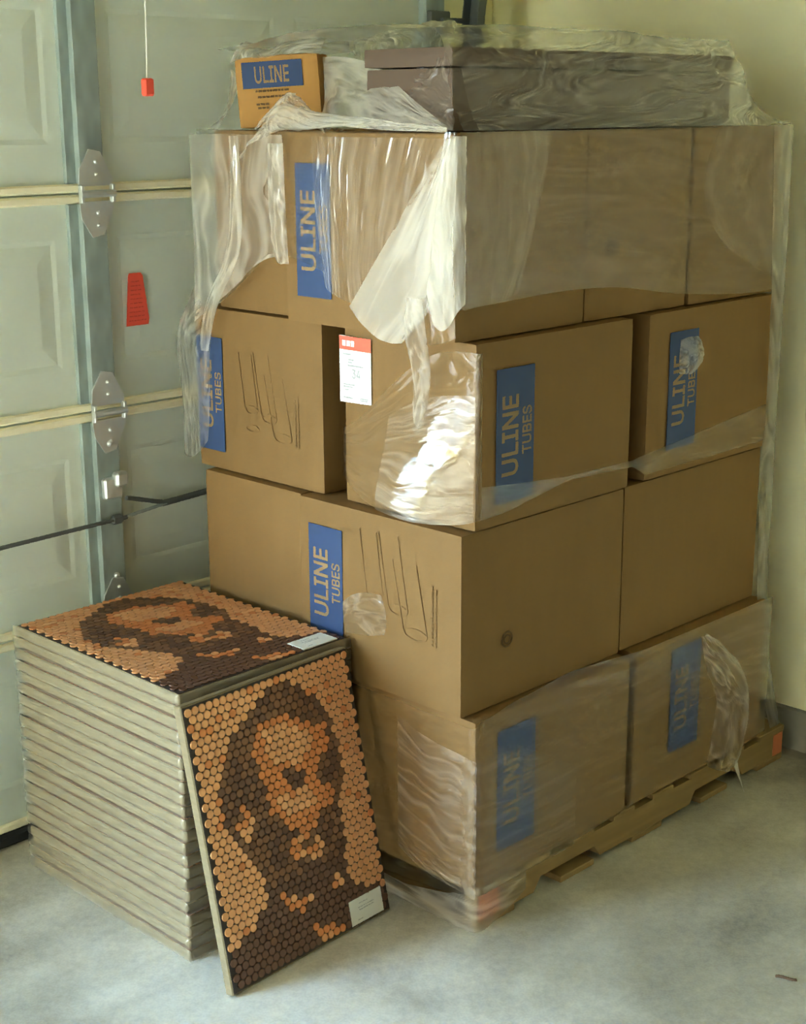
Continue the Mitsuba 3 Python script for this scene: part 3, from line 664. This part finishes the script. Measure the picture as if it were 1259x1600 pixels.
# A side canopy between the small box and the corner
rows = [[(-0.044, 0.035, zt), (-0.046, 0.17, zt), (-0.046, 0.33, zt), (-0.046, 0.46, zt - 0.003)],
        [(-0.026, 0.055, 1.80), (0.0, 0.19, 1.80), (0.03, 0.33, 1.80), (0.08, 0.46, 1.79)],
        [(-0.004, 0.085, 1.87), (0.02, 0.20, 1.875), (0.05, 0.33, 1.88), (0.12, 0.48, 1.88)],
        [(0.04, 0.11, 1.940), (0.06, 0.21, 1.945), (0.09, 0.36, 1.935), (0.15, 0.52, 1.925)],
        [(0.15, 0.22, 1.955), (0.16, 0.30, 1.955), (0.18, 0.42, 1.945), (0.20, 0.55, 1.935)]]
fadd('top_sheet', sheet(rows, 150, 140, 0.018, 9, 9, 17, warp=0.8), 'film_crease', 'film stretched from the small box to the corner')
# greyish triangle of doubled film right of the small box
rows = [[fr(SW + 0.004, SH - 0.010, -0.03), fr(SW + 0.006, 0.09, -0.01), fr(SW + 0.004, 0.02, 0.01)], [(0.055, 0.37, 1.885), (0.02, 0.39, 1.83), (-0.03, 0.42, 1.765)], [(-0.005, 0.21, 1.825), (-0.03, 0.23, 1.79), (-0.050, 0.25, zt + 0.004)], [(-0.040, 0.060, 1.760), (-0.045, 0.062, 1.752), (-0.050, 0.065, zt + 0.002)]]
fadd('overlap_sheet', sheet(rows, 110, 70, 0.007, 7, 6, 18), 'film_veil', 'greyish doubled film beside the small box')
# film over the small box
rows = [[fr(-0.010, SH - 0.014, 0.004), fr(0.03, SH - 0.002, 0.010), fr(0.07, SH - 0.004, 0.008), fr(0.13, SH + 0.002, 0.010), fr(SW + 0.01, SH - 0.006, 0.006)],
        [fr(-0.004, SH + 0.010, -0.01), fr(0.03, SH + 0.034, -0.01), fr(0.07, SH + 0.016, -0.02), fr(0.13, SH + 0.034, -0.02), fr(SW + 0.02, SH + 0.030, -0.02)],
        [fr(0.0, SH + 0.002, -0.08), fr(0.03, SH + 0.030, -0.08), fr(0.07, SH + 0.015, -0.09), fr(0.13, SH + 0.042, -0.09), fr(SW + 0.05, SH + 0.040, -0.09)],
        [fr(0.01, 0.10, -0.16), fr(0.04, 0.12, -0.16), fr(0.07, 0.14, -0.16), fr(0.13, SH, -0.16), fr(SW + 0.05, SH, -0.16)]]
fadd('top_sheet', sheet(rows, 70, 90, 0.014, 6, 8, 19, warp=1.0), 'film_haze', 'bunched film over the small box')
# film left of the small box
rows = [[fr(-0.010, 0.135, 0.0), fr(-0.012, 0.125, -0.08)], [fr(-0.022, 0.06, 0.004), fr(-0.026, 0.06, -0.06)], [(-0.02, 0.80, zt), (0.0, 0.865, zt)]]
fadd('overlap_sheet', sheet(rows, 40, 30, 0.006, 4, 4, 20), 'film_light')
# gathered roll along the top edge, crumple in front of the small box
rows = []
for (y, z, r_) in ((0.66, 1.715, 0.006), (0.60, 1.745, 0.016), (0.54, 1.775, 0.030), (0.46, 1.770, 0.024), (0.36, 1.768, 0.014), (0.26, 1.766, 0.010), (0.16, 1.760, 0.007), (0.05, 1.752, 0.006)):
    rows.append([(-0.052 + r_ * math.cos(a) * 0.8, y, z + r_ * math.sin(a)) for a in np.linspace(-0.5 * np.pi, 1.5 * np.pi, 9)])
fadd('gathered_fold', sheet(rows, 130, 44, 0.012, 12, 5, 22, warp=1.0), 'film_haze', 'bunched rope of film along the top edge')
rows = [[(-0.05, 0.665, 1.700), (-0.056, 0.655, 1.712)], [(-0.06, 0.69, 1.67), (-0.066, 0.68, 1.68)], [(-0.055, 0.72, 1.652), (-0.058, 0.715, 1.655)]]
fadd('loose_end', sheet(rows, 24, 8, 0.004, 5, 2, 23), 'film_dense')
rows = [[(-0.055, 0.64, zt), (-0.06, 0.52, 1.775), (-0.055, 0.40, zt)], [(-0.03, 0.60, 1.79), (-0.03, 0.545, 1.815), (-0.03, 0.45, 1.78)], [(0.0, 0.57, 1.815), (0.0, 0.55, 1.83), (0.0, 0.52, 1.80)]]
fadd('gathered_fold', sheet(rows, 50, 60, 0.020, 6, 7, 24, warp=1.0), 'film_haze')
# vertical folds on the left part of the A side
def strip(pts, w, m, seed, amp=0.004, name='fold', label=None, n=70):
    """ribbon of doubled film; pts (x, y, z) run down, w widths along y"""
    rows = [[(p_[0] - 0.002, p_[1] + ww / 2, p_[2]), (p_[0] - 0.010, p_[1], p_[2]), (p_[0] - 0.002, p_[1] - ww / 2, p_[2])] for p_, ww in zip(pts, w)]
    return fadd(name, sheet(rows, n, 16, amp, 6, 3, seed), m, label)
strip([(-0.058, 0.695, 1.735), (-0.060, 0.690, 1.60), (-0.058, 0.715, 1.47), (-0.052, 0.79, 1.37), (-0.040, 0.84, 1.29), (-0.030, 0.865, 1.23)], [0.03, 0.04, 0.05, 0.045, 0.04, 0.03], 'film_haze', 26, label='pale fold hanging at the left')
strip([(-0.060, 0.55, 1.72), (-0.062, 0.548, 1.62), (-0.062, 0.540, 1.49), (-0.06, 0.525, 1.47)], [0.05, 0.055, 0.050, 0.02], 'film_haze', 27, label='pale fold beside the blue panel')
# left drape hanging beside the second carton from the top
rows = [[(-0.02, 0.875, 1.42), (-0.04, 0.83, 1.40), (-0.045, 0.76, 1.385)], [(-0.03, 0.93, 1.33), (-0.05, 0.88, 1.31), (-0.03, 0.81, 1.345)], [(-0.02, 0.985, 1.24), (-0.03, 0.93, 1.23), (-0.018, 0.855, 1.26)],
        [(0.0, 1.0, 1.10), (-0.018, 0.94, 1.09), (-0.012, 0.875, 1.12)], [(0.0, 1.0, 0.95), (-0.012, 0.95, 0.95), (-0.010, 0.89, 1.0)]]
fadd('hanging_sheet', sheet(rows, 100, 44, 0.010, 5, 7, 28), 'film_light', 'film hanging at the door side edge')
# tongue of doubled film from the corner, running down left
rows = [[(-0.050, 0.055, 1.735), (-0.052, 0.045, 1.735), (-0.050, 0.036, 1.735), (-0.044, 0.030, 1.735)],
        [(-0.066, 0.150, 1.60), (-0.070, 0.110, 1.585), (-0.066, 0.075, 1.57), (-0.045, 0.030, 1.56)],
        [(-0.066, 0.245, 1.48), (-0.074, 0.185, 1.455), (-0.066, 0.130, 1.44), (-0.045, 0.060, 1.45)],
        [(-0.058, 0.328, 1.384), (-0.066, 0.27, 1.345), (-0.060, 0.225, 1.322), (-0.048, 0.180, 1.32)]]
fadd('hanging_sheet', sheet(rows, 90, 60, 0.006, 1.2, 4, 30, warp=0.15), 'film_dense', 'whitish doubled tongue of film over the corner')
rows = [[(-0.054, 0.034, 1.74), (-0.052, 0.030, 1.74), (-0.042, 0.022, 1.74), (-0.030, 0.020, 1.74)], [(-0.062, 0.075, 1.62), (-0.060, 0.040, 1.62), (-0.044, 0.022, 1.62), (-0.030, 0.020, 1.62)],
        [(-0.060, 0.100, 1.50), (-0.062, 0.055, 1.50), (-0.044, 0.022, 1.50), (-0.030, 0.020, 1.50)], [(-0.052, 0.090, 1.38), (-0.056, 0.050, 1.36), (-0.044, 0.024, 1.40), (-0.030, 0.020, 1.41)]]
fadd('hanging_sheet', sheet(rows, 90, 50, 0.007, 3, 6, 31), 'film_dense', 'bright film tented over the front corner edge')
strip([(-0.062, 0.13, 1.42), (-0.050, 0.135, 1.34), (-0.030, 0.140, 1.26), (-0.022, 0.150, 1.19), (-0.02, 0.16, 1.13)], [0.05, 0.06, 0.055, 0.04, 0.015], 'film_haze', 33, 0.006, 'hanging_sheet', 'tail of film hanging below the tongue')
# band around the third layer's corner carton
def band(path, ztop, zbot, nz, amp, fz, fs, seed, out=0.006, ns=None):
    """film on a path of (x, y) points, heights ztop, zbot per point; wrinkled outwards"""
    p_ = np.array(path, float); L = np.r_[0, np.cumsum(np.linalg.norm(np.diff(p_, axis=0), axis=1))]
    ns = ns or int(L[-1] / 0.007); s = np.linspace(0, L[-1], ns)
    xy = np.stack([np.interp(s, L, p_[:, i]) for i in (0, 1)], 1)
    k = 5; ker = np.ones(k) / k
    for i in (0, 1):
        e = np.r_[np.full(k, xy[0, i]), xy[:, i], np.full(k, xy[-1, i])]; xy[:, i] = np.convolve(e, ker, 'same')[k:-k]
    tg = np.gradient(xy, axis=0); tg /= np.linalg.norm(tg, axis=1, keepdims=True); nr = np.stack([tg[:, 1], -tg[:, 0]], 1)
    zt_, zb_ = np.interp(s, L, ztop), np.interp(s, L, zbot)
    V, G = [], []
    for t in np.linspace(0, 1, nz):
        z = zt_ * (1 - t) + zb_ * t
        w = 0.5 * (meshkit.fbm(np.stack([s * 2, z * 2, s * 0 + seed], 1), 2) - 0.5)
        rg = ridged(np.stack([s * fs, (z + w * 0.3 + s * 0.05) * fz, s * 0 + seed], 1), seed); G.append(rg)
        d = out + amp * (rg - 0.4)
        V.append(np.c_[xy + nr * d[:, None], z])
    return np.array(V).reshape(-1, 3), grid_faces(nz, ns)[:, ::-1], np.concatenate(G)
# paths run from the door side along A to the corner, then along B to the right
rows = []
for t, o_ in ((0.0, 0.0), (0.25, 0.004), (0.5, 0.018), (0.78, 0.040), (1.0, 0.048)):
    rows.append([(x - o_ * f, y, zt_ * (1 - t) + zb_ * t) for x, y, f, zt_, zb_ in ((0.0, 0.412, 0.0, 1.10, 0.99), (-0.012, 0.33, 0.7, 1.145, 0.975), (-0.020, 0.24, 1.0, 1.22, 0.955), (-0.012, 0.14, 0.9, 1.29, 0.942), (-0.004, 0.06, 0.5, 1.31, 0.945), (0.001, 0.012, 0.1, 1.31, 0.955), (0.012, 0.011, 0.0, 1.31, 0.962))])
fadd('band_sheet', sheet(rows, 100, 150, 0.0045, 13, 2.5, 35, k=2, warp=0.3), 'film_clear', 'shiny film flaring out over the third layer')
fadd('overlap_sheet', sheet([[(p[0] - 0.004, p[1], p[2]) for p in r[2:6]] for r in rows[1:]], 90, 60, 0.006, 14, 1.5, 36, k=2, warp=0.2), 'film_light', 'streaks of doubled film')
fadd('band_sheet', band([(0.005, 0.015), (0.10, 0.015), (0.30, 0.015), (0.545, 0.016), (0.60, 0.018), (1.17, 0.020)],
                        [1.028, 1.018, 1.0, 0.995, 1.0, 1.05], [0.955, 0.96, 0.99, 0.98, 0.95, 0.95], 40, 0.004, 26, 3.0, 36), 'film_clear', 'clear film along the third layer')
# bottom band over the bottom layer and the pallet
fadd('band_sheet', band([(-0.018, 0.42), (-0.018, 0.10), (-0.018, -0.008), (-0.010, -0.012), (0.10, -0.010), (0.30, -0.009), (0.60, -0.008), (1.18, -0.006)],
                        [0.505, 0.50, 0.498, 0.515, 0.53, 0.545, 0.52, 0.515], [0.085, 0.075, 0.105, 0.105, 0.11, 0.105, 0.12, 0.125], 70, 0.006, 30, 2.5, 37), 'film_clear', 'streaky film band over the bottom layer')
fadd('overlap_sheet', band([(-0.018, 0.30), (-0.018, 0.10), (-0.018, -0.008), (-0.010, -0.012), (0.10, -0.010), (0.33, -0.009)],
                        [0.44, 0.43, 0.425, 0.43, 0.43, 0.30], [0.06, 0.08, 0.10, 0.10, 0.10, 0.10], 60, 0.005, 34, 2.0, 38, out=0.009), 'film_clear', 'overlapping film round the bottom corner')
rows = []
for z in (0.43, 0.36, 0.29, 0.22, 0.15, 0.10):
    rows.append([(-0.024 - d_, y, z + 0.22 * (y - 0.02)) for y, d_ in ((-0.016, 0.0), (0.02, 0.006), (0.06, 0.014), (0.10, 0.020), (0.15, 0.020), (0.22, 0.006))])
fadd('overlap_sheet', sheet(rows, 110, 60, 0.0055, 15, 1.2, 44, k=2, warp=0.15), 'film_light', 'glossy streaks of film at the bottom corner')
fadd('pallet_sheet', band([(-0.012, 0.45), (-0.012, 0.20), (-0.012, 0.07), (-0.010, -0.004), (0.0, -0.010), (0.06, -0.008), (0.16, -0.006)],
                        [0.05, 0.048, 0.075, 0.115, 0.115, 0.108, 0.102], [0.002, 0.002, 0.002, 0.002, 0.004, 0.015, 0.05], 30, 0.006, 40, 6, 39), 'film_haze', 'film pulled round the pallet corner')
rows = [[(0.70, -0.004, 1.262), (0.735, -0.016, 1.268), (0.775, -0.006, 1.255)], [(0.695, -0.006, 1.215), (0.74, -0.024, 1.225), (0.79, -0.006, 1.215)], [(0.705, -0.002, 1.185), (0.73, -0.012, 1.180), (0.77, -0.002, 1.19)]]
fadd('gathered_fold', sheet(rows, 50, 50, 0.012, 4, 4, 55, warp=0.8), 'film_haze', 'small crumple of film over a blue panel')
rows = [[(-0.034, 0.385, 0.700), (-0.040, 0.33, 0.735), (-0.036, 0.26, 0.745)], [(-0.036, 0.385, 0.660), (-0.046, 0.33, 0.690), (-0.040, 0.24, 0.700)], [(-0.034, 0.375, 0.630), (-0.040, 0.31, 0.640), (-0.036, 0.25, 0.655)]]
fadd('loose_end', sheet(rows, 50, 60, 0.006, 4, 3, 57, warp=0.6), 'film_light', 'scrap of film clinging above the coin boards')
# torn tail hanging on the right-hand face near the wall
rows = [[(0.815, -0.025, 0.50), (0.825, -0.032, 0.498), (0.832, -0.028, 0.49)], [(0.825, -0.03, 0.455), (0.87, -0.055, 0.44), (0.925, -0.035, 0.435)], [(0.845, -0.03, 0.40), (0.92, -0.075, 0.36), (0.985, -0.04, 0.36)],
        [(0.895, -0.03, 0.32), (0.95, -0.075, 0.29), (1.010, -0.045, 0.29)], [(0.890, -0.03, 0.25), (0.95, -0.07, 0.22), (1.012, -0.04, 0.22)], [(0.872, -0.03, 0.17), (0.94, -0.06, 0.15), (1.003, -0.04, 0.15)], [(0.87, -0.03, 0.125), (0.93, -0.05, 0.10), (0.985, -0.035, 0.11)]]
fadd('hanging_tail', sheet(rows, 80, 40, 0.022, 7, 5, 41, warp=1.0), 'film_light', 'torn tail of film hanging by the wall end')
rows = [[(0.955, -0.05, 0.115), (0.985, -0.045, 0.115)], [(0.985, -0.055, 0.06), (1.0, -0.05, 0.062)], [(1.008, -0.06, 0.012), (1.012, -0.058, 0.012)]]
fadd('loose_end', sheet(rows, 20, 8, 0.004, 3, 2, 42), 'film_dense')

# ------------------------------------------------------------------ floor debris
add('twig', tube([(0.303, -0.585, 0.004), (0.308, -0.597, 0.005), (0.312, -0.609, 0.004), (0.319, -0.621, 0.003)], 0.0032, 6), 'twig_brown', 'small dark splinter lying on the floor in front of the pallet', 'splinter')
